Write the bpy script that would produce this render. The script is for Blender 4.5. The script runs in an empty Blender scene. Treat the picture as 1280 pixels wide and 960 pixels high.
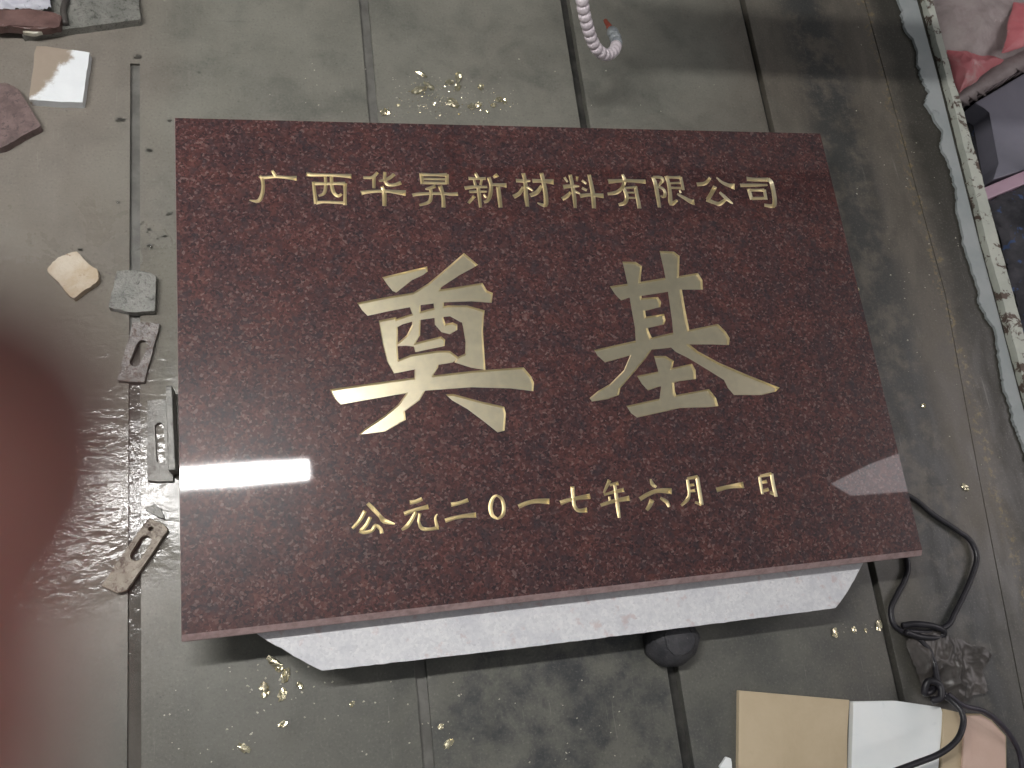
import bpy, bmesh, math, random
from mathutils import Vector, Matrix, noise
scene = bpy.context.scene
random.seed(7)

# ------------------------------------------------------------------ camera
# world: x right along the plaque, y away from the photographer, z up; table top z = 0, plaque top z = TOP
TOP = 0.09
RC = Matrix(((0.9682680156577105, -0.11790834794212958, 0.2203512453784599),
             (0.050218778268680944, 0.9555197469628575, 0.29062017733330137),
             (-0.24481651121499462, -0.27033245208371887, 0.9311204224948147)))
CP = Vector((0.12365812, -0.03144162, 0.95531463 + TOP))
FPX = 1072.0
cam_d = bpy.data.cameras.new('camera'); cam = bpy.data.objects.new('camera', cam_d)
scene.collection.objects.link(cam); scene.camera = cam
cam_d.lens = 4.15; cam_d.sensor_fit = 'HORIZONTAL'; cam_d.sensor_width = 1280 / FPX * 4.15
cam_d.clip_start = 0.0008; cam_d.clip_end = 60
cam.matrix_world = Matrix.Translation(CP) @ RC.transposed().to_4x4()
cam_d.dof.use_dof = True; cam_d.dof.focus_distance = 1.03; cam_d.dof.aperture_fstop = 2.2

# ------------------------------------------------------------------ world, exposure
world = bpy.data.worlds.new('World'); scene.world = world; world.use_nodes = True
bg = world.node_tree.nodes['Background']
bg.inputs[0].default_value = (0.95, 0.98, 1.0, 1); bg.inputs[1].default_value = 0.14
vs = scene.view_settings
vs.view_transform = 'Standard'; vs.look = 'None'; vs.exposure = 0.12; vs.gamma = 1.0; vs.use_curve_mapping = False
scene.cycles.use_denoising = True
scene.cycles.max_bounces = 8
LAMP = 124.0      # radiance of the batten lamp over the table
FRONT = 9.0      # radiance of the batten lamp behind the photographer
PANEL = 2.8       # radiance of the milky roof panel

# ------------------------------------------------------------------ helpers
def px(u, v, z):
    """point where the photograph's pixel (1280 x 960) meets the level z"""
    d = RC.transposed() @ Vector(((u - 640) / FPX, (480 - v) / FPX, -1.0))
    return CP + d * ((z - CP.z) / d.z)

def link(o, parent=None):
    scene.collection.objects.link(o)
    if parent is not None: o.parent = parent
    return o
def tag(o, label=None, cat=None, group=None, kind=None):
    if label: o['label'] = label
    if cat: o['category'] = cat
    if group: o['group'] = group
    if kind: o['kind'] = kind
    return o
def empty(name, loc=(0, 0, 0)):
    o = bpy.data.objects.new(name, None); o.location = loc; o.empty_display_size = .02
    scene.collection.objects.link(o); return o
def put(o, parent):
    """parent keeping world placement (parents are unrotated empties)"""
    o.parent = parent; o.location = Vector(o.location) - Vector(parent.location); return o
def obj(name, bm, mat, parent=None, smooth=False):
    me = bpy.data.meshes.new(name)
    bm.normal_update(); bm.to_mesh(me); bm.free()
    for m in (mat if isinstance(mat, (list, tuple)) else [mat]): me.materials.append(m)
    if smooth:
        for p in me.polygons: p.use_smooth = True
    o = bpy.data.objects.new(name, me); scene.collection.objects.link(o)
    if parent is not None: put(o, parent)
    return o
def catmull(pts, n=5):
    if len(pts) < 3: return [tuple(p) for p in pts]
    P = [pts[0]] + list(pts) + [pts[-1]]; out = []
    for i in range(1, len(P) - 2):
        a, b, c, d = P[i - 1], P[i], P[i + 1], P[i + 2]
        for k in range(n):
            t = k / n
            out.append(tuple(.5 * (2 * b[j] + (c[j] - a[j]) * t + (2 * a[j] - 5 * b[j] + 4 * c[j] - d[j]) * t * t
                                   + (3 * b[j] - a[j] - 3 * c[j] + d[j]) * t ** 3) for j in range(len(b))))
    out.append(tuple(pts[-1])); return out
def ccw(p):
    a = sum(p[i - 1][0] * p[i][1] - p[i][0] * p[i - 1][1] for i in range(len(p)))
    return list(p) if a > 0 else list(p)[::-1]
def prism_bm(xy, z0, z1, bevel=0.0, jit=0.0, top_inset=0.0):
    bm = bmesh.new(); xy = ccw([(p[0], p[1]) for p in xy]); n = len(xy)
    cx = sum(p[0] for p in xy) / n; cy = sum(p[1] for p in xy) / n
    lo = [bm.verts.new((x, y, z0)) for x, y in xy]
    hi = [bm.verts.new((x + (cx - x) * top_inset, y + (cy - y) * top_inset, z1 + random.uniform(-jit, jit))) for x, y in xy]
    bm.faces.new(hi); bm.faces.new(lo[::-1])
    for i in range(n): bm.faces.new((lo[i], lo[(i + 1) % n], hi[(i + 1) % n], hi[i]))
    if bevel:
        ed = [e for e in bm.edges if any(v in hi for v in e.verts)]
        bmesh.ops.bevel(bm, geom=ed, offset=bevel, segments=2, affect='EDGES', profile=.6)
    return bm
def box_bm(x0, x1, y0, y1, z0, z1, bevel=0.0):
    return prism_bm([(x0, y0), (x1, y0), (x1, y1), (x0, y1)], z0, z1, bevel)
def rough_poly(xy, step, amp, seed=0):
    """walk an outline and make its edge uneven"""
    out = []
    for i in range(len(xy)):
        a = Vector(xy[i][:2]); b = Vector(xy[(i + 1) % len(xy)][:2]); L = (b - a).length; n = max(1, int(L / step))
        for k in range(n):
            p = a.lerp(b, k / n); q = Vector((p.x * 130, p.y * 130, seed))
            d = noise.noise_vector(q) * amp + noise.noise_vector(q * 3) * amp * .5
            out.append((p.x + d.x, p.y + d.y))
    return out
def tube_bm(path, rad, seg=10, bm=None, cap=True):
    bm = bm or bmesh.new(); P = [Vector(p[:3]) for p in path]; n = len(P); rings = []
    t0 = (P[1] - P[0]).normalized(); nrm = t0.orthogonal().normalized()
    for i in range(n):
        t = (P[min(i + 1, n - 1)] - P[max(i - 1, 0)]).normalized()
        nrm = (nrm - t * nrm.dot(t)).normalized(); b = t.cross(nrm)
        r = rad(i / (n - 1)) if callable(rad) else rad
        rings.append([bm.verts.new(P[i] + (nrm * math.cos(2 * math.pi * k / seg) + b * math.sin(2 * math.pi * k / seg)) * r) for k in range(seg)])
    for i in range(n - 1):
        for k in range(seg):
            bm.faces.new((rings[i][k], rings[i][(k + 1) % seg], rings[i + 1][(k + 1) % seg], rings[i + 1][k]))
    if cap: bm.faces.new(rings[0][::-1]); bm.faces.new(rings[-1])
    return bm
def crumple_bm(outline, z, amp, freq, n=40, seed=0, thick=0.0, dome=0.0, zmin=None):
    """a crumpled sheet filling an outline (list of xy), folded by ridged noise"""
    xs = [p[0] for p in outline]; ys = [p[1] for p in outline]
    x0, x1, y0, y1 = min(xs), max(xs), min(ys), max(ys)
    def inside(x, y):
        c = False; m = len(outline); j = m - 1
        for i in range(m):
            xi, yi = outline[i][:2]; xj, yj = outline[j][:2]
            if (yi > y) != (yj > y) and x < (xj - xi) * (y - yi) / (yj - yi) + xi: c = not c
            j = i
        return c
    def dist(x, y):
        best = 9
        for i in range(len(outline)):
            a = Vector(outline[i - 1][:2]); b = Vector(outline[i][:2]); p = Vector((x, y)); ab = b - a
            t = max(0, min(1, (p - a).dot(ab) / max(ab.length_squared, 1e-12))); best = min(best, (a + ab * t - p).length)
        return best
    half = max(x1 - x0, y1 - y0) / 2
    bm = bmesh.new(); V = {}
    for i in range(n + 1):
        for j in range(n + 1):
            x = x0 + (x1 - x0) * i / n; y = y0 + (y1 - y0) * j / n
            if not inside(x, y): continue
            q = Vector((x * freq, y * freq, seed)); h = 0
            for o in range(3):
                h += (1 - 2 * abs(noise.noise(q * (2 ** o) + Vector((o * 9, 0, 0))))) / (2 ** o)
            e = min(1, dist(x, y) / (half * .55))
            zz = z + amp * h * (.35 + .65 * e) + dome * math.sqrt(max(0, 1 - (1 - e) ** 2))
            if zmin is not None: zz = max(zz, zmin)
            V[i, j] = bm.verts.new((x + noise.noise(q * 2.1) * amp * .6, y + noise.noise(q * 2.3 + Vector((5, 5, 5))) * amp * .6, zz))
    for i in range(n):
        for j in range(n):
            k = [(i, j), (i + 1, j), (i + 1, j + 1), (i, j + 1)]; k = [V[t] for t in k if t in V]
            if len(k) >= 3: bm.faces.new(k)
    for v in [v for v in bm.verts if not v.link_faces]: bm.verts.remove(v)
    if thick:
        bm.normal_update(); g = bmesh.ops.solidify(bm, geom=bm.faces[:], thickness=thick)
    return bm
def boolean(target, cutters, keep=False):
    """target minus cutters, evaluated to plain mesh data"""
    col = bpy.data.collections.new('cut'); scene.collection.children.link(col)
    for c in cutters:
        scene.collection.objects.unlink(c); col.objects.link(c)
    m = target.modifiers.new('cut', 'BOOLEAN'); m.operation = 'DIFFERENCE'; m.operand_type = 'COLLECTION'
    m.collection = col; m.solver = 'EXACT'; m.material_mode = 'INDEX'
    dg = bpy.context.evaluated_depsgraph_get()
    me = bpy.data.meshes.new_from_object(target.evaluated_get(dg), depsgraph=dg)
    target.modifiers.clear(); target.data = me
    for c in cutters: bpy.data.objects.remove(c)
    scene.collection.children.unlink(col); bpy.data.collections.remove(col)
    return target

# ------------------------------------------------------------------ materials
class N:
    def __init__(s, name):
        s.m = bpy.data.materials.new(name); s.m.use_nodes = True; s.t = s.m.node_tree
        s.b = s.t.nodes['Principled BSDF']
    def n(s, typ, ins=None, **kw):
        d = s.t.nodes.new(typ)
        for k, v in kw.items(): setattr(d, k, v)
        for k, v in (ins or {}).items(): s.set(d.inputs[k], v)
        return d
    def set(s, sock, v):
        if hasattr(v, 'is_output'): s.t.links.new(v, sock)
        elif hasattr(v, 'outputs'): s.t.links.new(v.outputs[0], sock)
        else: sock.default_value = (*v, 1) if isinstance(v, tuple) and len(v) == 3 and sock.type == 'RGBA' else v
    def pos(s, scale=(1, 1, 1)):
        g = s.n('ShaderNodeNewGeometry')
        return s.n('ShaderNodeMapping', {'Vector': g.outputs['Position'], 'Scale': scale}).outputs[0]
    def noise(s, vec, scale, detail=4, rough=.55, dist=0.0):
        return s.n('ShaderNodeTexNoise', {'Vector': vec, 'Scale': scale, 'Detail': detail, 'Roughness': rough, 'Distortion': dist}).outputs[0]
    def ramp(s, f, stops, interp='LINEAR'):
        r = s.n('ShaderNodeValToRGB', {'Fac': f}); r.color_ramp.interpolation = interp; e = r.color_ramp.elements
        while len(e) < len(stops): e.new(.5)
        for i, (p, c) in enumerate(stops):
            e[i].position = p; e[i].color = (*c, 1) if isinstance(c, tuple) else (c, c, c, 1)
        return r.outputs[0]
    def mix(s, f, a, b, mode='MIX'):
        d = s.n('ShaderNodeMix', data_type='RGBA', blend_type=mode)
        s.set(d.inputs[0], f); s.set(d.inputs[6], a); s.set(d.inputs[7], b); return d.outputs[2]
    def math(s, op, a, b=0.0, clamp=False):
        d = s.n('ShaderNodeMath', operation=op, use_clamp=clamp); s.set(d.inputs[0], a); s.set(d.inputs[1], b); return d.outputs[0]
    def mr(s, f, a, b, c=0.0, d=1.0, smooth=True):
        m = s.n('ShaderNodeMapRange', {'Value': f, 'From Min': a, 'From Max': b, 'To Min': c, 'To Max': d})
        if smooth: m.interpolation_type = 'SMOOTHSTEP'
        return m.outputs[0]
    def bump(s, h, strength, dist, normal=None):
        ins = {'Height': h, 'Strength': strength, 'Distance': dist}
        if normal is not None: ins['Normal'] = normal
        return s.n('ShaderNodeBump', ins).outputs[0]
    def out(s, **kw):
        for k, v in kw.items(): s.set(s.b.inputs[k.replace('_', ' ')], v)
        return s.m
def sep(m, vec):
    d = m.n('ShaderNodeSeparateXYZ', {'Vector': vec}); return d.outputs[0], d.outputs[1], d.outputs[2]

def granite(name, polished=True):
    m = N(name); p = m.pos()
    w = m.n('ShaderNodeVectorMath', {0: p, 1: m.n('ShaderNodeVectorMath', {0: m.n('ShaderNodeTexNoise', {'Vector': p, 'Scale': 160.0, 'Detail': 2}).outputs[1], 1: (.006, .006, .006)}, operation='MULTIPLY').outputs[0]}, operation='ADD').outputs[0]
    v1 = m.n('ShaderNodeTexVoronoi', {'Vector': w, 'Scale': 400.0})
    r1 = sep(m, v1.outputs['Color'])[0]
    col = m.ramp(r1, [(0, (.012, .010, .012)), (.16, (.030, .017, .019)), (.32, (.056, .021, .020)), (.55, (.075, .028, .026)), (.76, (.098, .040, .036)), (.9, (.13, .068, .062)), (.97, (.18, .118, .11))])
    v2 = m.n('ShaderNodeTexVoronoi', {'Vector': w, 'Scale': 150.0}); r2 = sep(m, v2.outputs['Color'])[1]
    blue = m.ramp(r2, [(.80, 0.0), (.93, .55)])
    col = m.mix(blue, col, (.034, .029, .034))
    pk = m.ramp(sep(m, v2.outputs['Color'])[2], [(.84, 0.0), (.95, .28)])
    col = m.mix(pk, col, (.145, .058, .045))
    cl = m.noise(p, 24, 4, .6); col = m.mix(m.mr(cl, .3, .7), m.mix(.42, col, (.032, .022, .026)), m.mix(.2, col, (.12, .042, .034)))
    c2 = m.noise(p, 70, 3, .6); col = m.mix(m.mr(c2, .52, .72, 0, .45), col, (.030, .028, .034))
    g = m.noise(p, 900, 2); col = m.mix(m.mr(g, .66, .76, 0, .5), col, (.23, .17, .16))
    if polished:
        sm = m.noise(p, 6, 5, .6)
        return m.out(Base_Color=col, Roughness=.34, Specular_IOR_Level=.2, Coat_Weight=1.0, Coat_IOR=1.5, Coat_Roughness=m.mr(sm, .35, .75, .015, .045),
                     Normal=m.bump(m.noise(p, 420, 2), .012, .0006))
    col = m.mix(m.mr(m.noise(p, 90, 4, .65), .3, .7, .5, .85), col, (.46, .33, .32))
    return m.out(Base_Color=col, Roughness=.75, Normal=m.bump(m.noise(p, 600, 4), .35, .0008))
M = {}
M['granite'] = granite('polished_red_granite'); M['granite_raw'] = granite('sawn_red_granite', False)

def gold(name, rough, tint=(.93, .77, .46)):
    m = N(name); p = m.pos(); n1 = m.noise(p, 240, 4); n2 = m.noise(p, 45, 3)
    c = m.mix(m.mr(n2, .3, .7), tint, tuple(x * .85 for x in tint))
    return m.out(Base_Color=c, Metallic=1.0, Roughness=m.mr(n2, .3, .7, rough - .01, rough + .02), Normal=m.bump(n1, .08, .0005))
M['gold'] = gold('gold_leaf', .31, (.94, .835, .60)); M['flake'] = gold('loose_gold_leaf', .25, (.92, .84, .60))

def backing():
    m = N('sawn_grey_granite'); p = m.pos(); v = m.n('ShaderNodeTexVoronoi', {'Vector': p, 'Scale': 330.0})
    c = m.ramp(sep(m, v.outputs['Color'])[0], [(0, (.60, .60, .62)), (.35, (.645, .645, .665)), (.75, (.68, .68, .695)), (1, (.72, .715, .725))])
    cl = m.noise(p, 28, 5, .65); c = m.mix(m.mr(cl, .42, .72, .0, .55), c, (.48, .485, .53))
    c = m.mix(m.mr(m.noise(p, 210, 4, .7), .60, .70, 0, .5), c, (.36, .36, .40))
    pk = m.noise(p, 60, 4, .6); c = m.mix(m.mr(pk, .58, .7, 0, .5), c, (.52, .38, .37))
    return m.out(Base_Color=c, Roughness=.8, Normal=m.bump(m.noise(p, 500, 4), .4, .0008))
M['backing'] = backing()

def table():
    m = N('muddy_wet_table'); p = m.pos(); x, y, z = sep(m, p)
    ps = m.pos((1.0, .32, 1.0))
    big = m.noise(p, 3.2, 6, .62, .4); mid = m.noise(p, 13, 6, .6, .6); st = m.noise(ps, 34, 6, .65, .3); fine = m.noise(p, 330, 3, .6)
    c = m.mix(m.mr(big, .34, .68), (.152, .149, .126), (.200, .190, .160))
    c = m.mix(m.mr(mid, .42, .70, 0, .68), c, (.088, .090, .078))
    cl = m.noise(p, 7, 8, .74, .2); c = m.mix(m.mr(cl, .38, .64, .0, .6), c, (.225, .219, .186))
    c = m.mix(m.mr(st, .56, .76, 0, .45), c, (.22, .205, .175))
    lf = m.mr(m.math('ADD', x, m.math('MULTIPLY', m.math('SUBTRACT', big, .5), .3)), .04, -.12)
    c = m.mix(m.math('MULTIPLY', lf, .55), c, (.20, .165, .140))
    # browner and darker towards the right hand planks
    rt = m.mr(m.math('ADD', x, m.math('MULTIPLY', m.math('SUBTRACT', big, .5), .5)), .66, 1.0)
    c = m.mix(m.math('MULTIPLY', rt, .82), c, m.mix(m.mr(st, .35, .65), (.078, .064, .050), (.118, .098, .078)))
    c = m.mix(m.mr(m.math('ADD', y, m.math('MULTIPLY', m.math('SUBTRACT', cl, .5), .2)), .06, -.09, 0, .55), c, (.075, .076, .068))  # planks turn darker towards the near end
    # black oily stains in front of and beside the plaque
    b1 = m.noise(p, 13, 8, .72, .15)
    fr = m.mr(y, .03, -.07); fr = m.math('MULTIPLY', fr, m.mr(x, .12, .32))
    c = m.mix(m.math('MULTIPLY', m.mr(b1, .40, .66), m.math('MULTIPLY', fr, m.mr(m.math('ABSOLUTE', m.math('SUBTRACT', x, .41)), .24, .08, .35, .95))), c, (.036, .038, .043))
    dx = m.math('ABSOLUTE', m.math('SUBTRACT', x, .985)); sd = m.math('MULTIPLY', m.mr(dx, .075, .02), m.mr(m.noise(p, 19, 7, .7, .1), .36, .56))
    c = m.mix(m.math('MULTIPLY', sd, .8), c, (.030, .033, .034))
    # mossy grime towards the painted rim
    gr = m.math('ADD', x, m.math('MULTIPLY', m.math('SUBTRACT', m.noise(p, 22, 6, .7), .5), .07))
    c = m.mix(m.mr(gr, 1.09, 1.14, 0, .85), c, (.030, .028, .021))
    grit = m.math('MULTIPLY', m.mr(m.math('ABSOLUTE', m.math('SUBTRACT', gr, 1.098)), .012, .002), m.mr(m.noise(p, 120, 3, .7), .5, .62))
    c = m.mix(grit, c, (.20, .155, .085))
    c = m.mix(m.mr(fine, .54, .74, 0, .42), c, m.mix(.45, c, (.36, .345, .30)))
    c = m.mix(m.mr(fine, .46, .28, 0, .5), c, m.mix(.5, c, (.02, .02, .019)))
    sc = m.noise(m.pos((1.0, .05, 1.0)), 210, 3, .6); c = m.mix(m.mr(sc, .66, .74, 0, .30), c, (.27, .26, .225))
    s2 = m.noise(m.pos((.06, 1.0, 1.0)), 160, 3, .6); c = m.mix(m.mr(s2, .66, .76, 0, .25), c, (.06, .06, .055))
    dk = m.noise(p, 95, 4, .7); c = m.mix(m.mr(dk, .64, .76, 0, .65), c, (.05, .05, .048))
    # left of the plaque the table stands in water
    wet = m.mr(m.math('ADD', x, m.math('MULTIPLY', m.math('SUBTRACT', mid, .5), .12)), .03, -.03)
    wy = m.mr(m.math('ADD', y, m.math('MULTIPLY', m.math('SUBTRACT', mid, .5), .25)), .60, .38)
    wet = m.math('MULTIPLY', wet, wy); wet = m.math('MULTIPLY', wet, m.mr(m.math('ADD', y, m.math('MULTIPLY', m.math('SUBTRACT', big, .5), .2)), .0, .09, .12, 1.0))
    rip = m.math('ADD', m.noise(m.pos((.7, 1.3, 1)), 70, 2, .5, .4), m.math('MULTIPLY', m.noise(p, 190, 2, .5, .3), .22))
    rough = m.mr(st, .3, .75, .34, .58); rough = m.mix(wet, rough, m.mr(mid, .35, .7, .10, .20))
    bm_ = m.bump(fine, .14, .0006); bm_ = m.bump(mid, .25, .0025, bm_)
    bm_ = m.bump(m.math('MULTIPLY', rip, m.math('MULTIPLY', wet, m.mr(big, .36, .62, .25, 1.0))), .6, .0018, bm_)
    return m.out(Base_Color=c, Roughness=rough, Specular_IOR_Level=.5, Normal=bm_)
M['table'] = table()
def simple(name, c1, c2, scale, rough=.7, bump=.3, dist=.001, c3=None, t3=(.62, .7), bscale=None, **kw):
    m = N(name); p = m.pos(); n1 = m.noise(p, scale, 5, .62, .3)
    c = m.mix(m.mr(n1, .33, .68), c1, c2)
    if c3 is not None: c = m.mix(m.mr(m.noise(p, scale * 2.6, 5, .68, .6), *t3), c, c3)
    f = m.noise(p, bscale or scale * 8, 4, .6)
    return m.out(Base_Color=c, Roughness=m.mr(f, .3, .7, max(.03, rough - .08), min(1, rough + .08)), Normal=m.bump(f, bump, dist), **kw)
M['slot_pale'] = simple('slot_silt', (.11, .106, .096), (.17, .165, .15), 30, .4)
M['slot'] = simple('slot_mud', (.028, .027, .025), (.07, .067, .06), 30, .45)
M['water'] = simple('dirty_water', (.085, .075, .066), (.11, .10, .088), 20, .10, .5, .002, bscale=70)
M['drop'] = N('clear_water').out(Base_Color=(.95, .97, .97), Roughness=.02, IOR=1.33, Transmission_Weight=1.0)
M['rim'] = simple('grey_cement_rim', (.31, .34, .34), (.38, .40, .40), 12, .7, .3, .001, (.20, .21, .20), (.6, .75))
M['rimboard'] = simple('peeling_white_paint', (.46, .48, .42), (.56, .57, .50), 14, .65, .5, .002, (.12, .085, .068), (.52, .57))
M['floor'] = simple('dark_workshop_floor', (.030, .028, .027), (.055, .05, .047), 6, .7)
M['tile_grey'] = simple('wet_grey_stone', (.14, .14, .125), (.22, .215, .195), 45, .32, .4, .0015, (.08, .08, .07), (.52, .68))
M['tile_red'] = simple('reddish_stone', (.11, .075, .07), (.19, .13, .125), 60, .45, .4, .0015, (.075, .055, .05), (.52, .68))
M['tan'] = simple('tan_stone_chip', (.44, .34, .23), (.56, .49, .40), 35, .7, .5, .002, (.30, .20, .13), (.58, .7))
M['clamp'] = simple('dirty_steel', (.11, .10, .095), (.23, .21, .20), 60, .38, .5, .0015, (.07, .045, .035), (.48, .62), Metallic=.25)
M['clamp_dark'] = simple('dark_dirty_steel', (.10, .098, .09), (.17, .165, .15), 45, .38, .4, .001, (.05, .04, .035), (.55, .68), Metallic=.25)
M['clamp_tan'] = simple('muddy_steel', (.24, .195, .15), (.40, .345, .275), 50, .45, .5, .0015, (.11, .075, .055), (.50, .64))
M['rubber'] = simple('dark_rubber', (.028, .028, .033), (.055, .053, .058), 50, .6, .5, .002, (.11, .10, .10), (.62, .74))
M['hose'] = simple('pinkish_plastic', (.66, .58, .62), (.74, .67, .70), 60, .35, .1, .0005, (.42, .38, .43), (.6, .72))
M['hose_grey'] = simple('grey_plastic', (.24, .26, .28), (.34, .36, .37), 60, .35, .1, .0005)
M['nozzle'] = simple('orange_red_plastic', (.30, .06, .035), (.38, .08, .045), 60, .5, .1, .0005)
M['cable'] = simple('black_cable', (.012, .011, .014), (.022, .02, .026), 60, .42, .2, .0005)
M['cable2'] = simple('dark_purple_cable', (.030, .026, .036), (.05, .042, .056), 60, .42, .2, .0005)
M['card'] = simple('cardboard', (.50, .40, .265), (.57, .465, .32), 9, .85, .2, .0006, (.44, .35, .23), (.6, .8), bscale=240)
M['paper'] = simple('white_sheet', (.86, .89, .89), (.90, .92, .91), 14, .6, .2, .001, (.72, .76, .77), (.6, .8))
M['pinkcard'] = simple('pinkish_carton', (.62, .44, .36), (.68, .50, .42), 11, .8, .2, .0006, (.56, .40, .33), (.6, .8), bscale=240)
M['film'] = simple('dark_plastic_film', (.045, .04, .037), (.085, .075, .068), 22, .36, .3, .001)
M['bag'] = simple('grey_pink_sack', (.28, .225, .22), (.40, .34, .33), 18, .5, .4, .003, (.55, .45, .44), (.62, .75))
M['red'] = simple('pink_red_plastic', (.56, .14, .16), (.66, .24, .25), 9, .45, .3, .002, (.62, .38, .36), (.55, .75))
M['lav'] = simple('lavender_plastic', (.21, .205, .25), (.26, .25, .30), 6, .45, .1, .001)
M['lavpink'] = simple('pink_lip_plastic', (.46, .30, .38), (.54, .37, .45), 8, .45, .1, .001)
M['rag'] = simple('dark_rag', (.022, .022, .027), (.075, .072, .082), 16, .85, .4, .003, (.06, .10, .22), (.58, .63))
M['white_bag'] = simple('bluish_white_bag', (.42, .42, .48), (.62, .62, .66), 22, .4, .3, .002, (.10, .11, .16), (.6, .7))
M['maroon'] = simple('maroon_stone', (.085, .045, .04), (.15, .085, .075), 30, .4, .4, .002, (.35, .29, .27), (.64, .74))
M['machine'] = simple('grey_machine_paint', (.16, .17, .17), (.2, .21, .21), 8, .5)
M['lamp_body'] = simple('white_lamp_body', (.75, .75, .75), (.8, .8, .8), 8, .4)
M['chip'] = simple('pale_stone_crumbs', (.42, .39, .30), (.58, .55, .47), 60, .5)
def half_white():
    m = N('tan_tile_with_white_patch'); p = m.pos(); x, y, z = sep(m, p); a = px(90, 95, 0.012)
    n1 = m.noise(p, 45, 5, .65, .4)
    d = m.math('ADD', m.math('MULTIPLY', m.math('SUBTRACT', x, a.x), .8), m.math('MULTIPLY', m.math('SUBTRACT', y, a.y), -.5))
    d = m.math('ADD', d, m.math('MULTIPLY', m.math('SUBTRACT', n1, .5), .030))
    c = m.mix(m.mr(d, -.020, -.011), m.mix(n1, (.27, .215, .165), (.33, .27, .215)), m.mix(n1, (.66, .68, .70), (.80, .82, .83)))
    return m.out(Base_Color=c, Roughness=.6, Normal=m.bump(n1, .3, .001))
M['halfwhite'] = half_white()
def skin():
    m = N('skin'); p = m.pos((1, 1, 1)); n1 = m.noise(p, 700, 4)
    c = m.mix(n1, (.90, .40, .34), (.95, .46, .39))
    return m.out(Base_Color=c, Roughness=.5, Subsurface_Weight=.6, Subsurface_Radius=(1.0, .25, .15), Subsurface_Scale=.004, Normal=m.bump(n1, .2, .0002))
M['skin'] = skin()
M['nail'] = simple('fingernail', (.62, .36, .32), (.66, .40, .36), 300, .35, .05, .0001)
def emit(name, col, s):
    m = N(name); return m.out(Base_Color=(.8, .8, .8), Emission_Color=col, Emission_Strength=s)
M['tube'] = emit('lit_tube', (1.0, .985, .96), LAMP); M['tube2'] = emit('lit_tube_front', (1.0, .985, .96), FRONT); M['panel'] = emit('lit_roof_panel', (1.0, .93, .95), PANEL)

# ------------------------------------------------------------------ lamps of the workshop
def batten(x0, x1, y, z, w, mat, label):
    r = empty('batten_lamp', ((x0 + x1) / 2, y, z)); tag(r, label, 'lamp')
    obj('diffuser', box_bm(x0, x1, y - w / 2, y + w / 2, z, z + .004), mat, r)
    obj('lamp_body', box_bm(x0 - .015, x1 + .015, y - w / 2 - .012, y + w / 2 + .012, z + .005, z + .05, .004), M['lamp_body'], r)
    return r
batten(-1.06, .147, .462, TOP + 1.5, .052, M['tube'], 'lit batten lamp hanging over the work table behind the plaque')
batten(-.35, 1.25, -1.25, TOP + 1.9, .06, M['tube2'], 'lit batten lamp on the photographer\'s side of the work table')
rp = obj('roof_panel', prism_bm([(2.0, .33), (2.07, .28), (2.34, .275), (2.42, -.5), (4.2, -.7), (4.2, 1.2), (2.7, 1.0), (2.40, .44), (2.18, .39)], TOP + 1.8, TOP + 1.81), M['panel'])  # outer part widened out of view to add soft light from the right
tag(rp, 'milky lit roof panel mirrored in the polished plaque', 'roof panel')

# ------------------------------------------------------------------ the work table and the floor beside it
fl = obj('floor', box_bm(-4, 6, -4, 6, -.60, -.55), M['floor']); tag(fl, kind='structure')
tb = empty('work_table', (.4, .3, 0)); tag(tb, 'muddy grey work table with long slots and a wet left side', 'table')
SL = [(-.0675, -.0535), (.2415, .2545), (.5505, .5655), (.8615, .8715)]
Y0, Y1 = -.75, 1.5
def grid_plank(x0, x1, y0, y1):
    bm = box_bm(x0, x1, y0, y1, -.03, 0, .0012); return bm
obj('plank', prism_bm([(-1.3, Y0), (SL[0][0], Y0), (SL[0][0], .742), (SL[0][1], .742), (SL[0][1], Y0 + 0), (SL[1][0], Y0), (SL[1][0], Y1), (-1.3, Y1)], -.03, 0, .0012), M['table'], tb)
xs = [SL[1][1], SL[2][0], SL[2][1], SL[3][0]]
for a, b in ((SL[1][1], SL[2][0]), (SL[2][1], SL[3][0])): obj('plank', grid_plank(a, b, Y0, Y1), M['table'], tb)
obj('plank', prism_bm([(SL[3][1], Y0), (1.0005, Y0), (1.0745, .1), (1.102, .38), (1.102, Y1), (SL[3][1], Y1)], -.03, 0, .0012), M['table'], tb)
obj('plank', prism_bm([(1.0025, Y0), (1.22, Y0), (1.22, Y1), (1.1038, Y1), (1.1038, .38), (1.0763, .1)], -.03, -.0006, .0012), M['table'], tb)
for a, b in SL: obj('slot_floor', box_bm(a - .002, b + .002, Y0, Y1, -.036, -.0125 if a > .5 else -.0058), M['slot'] if a > .5 else M['slot_pale'], tb)
obj('slot_water', box_bm(SL[0][0] + .0004, SL[0][1] - .0004, -.4, .345, -.0055, -.0030), M['water'], tb)
obj('table_frame', box_bm(-1.29, 1.20, Y0, Y1, -.09, -.037), M['machine'], tb)
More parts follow.
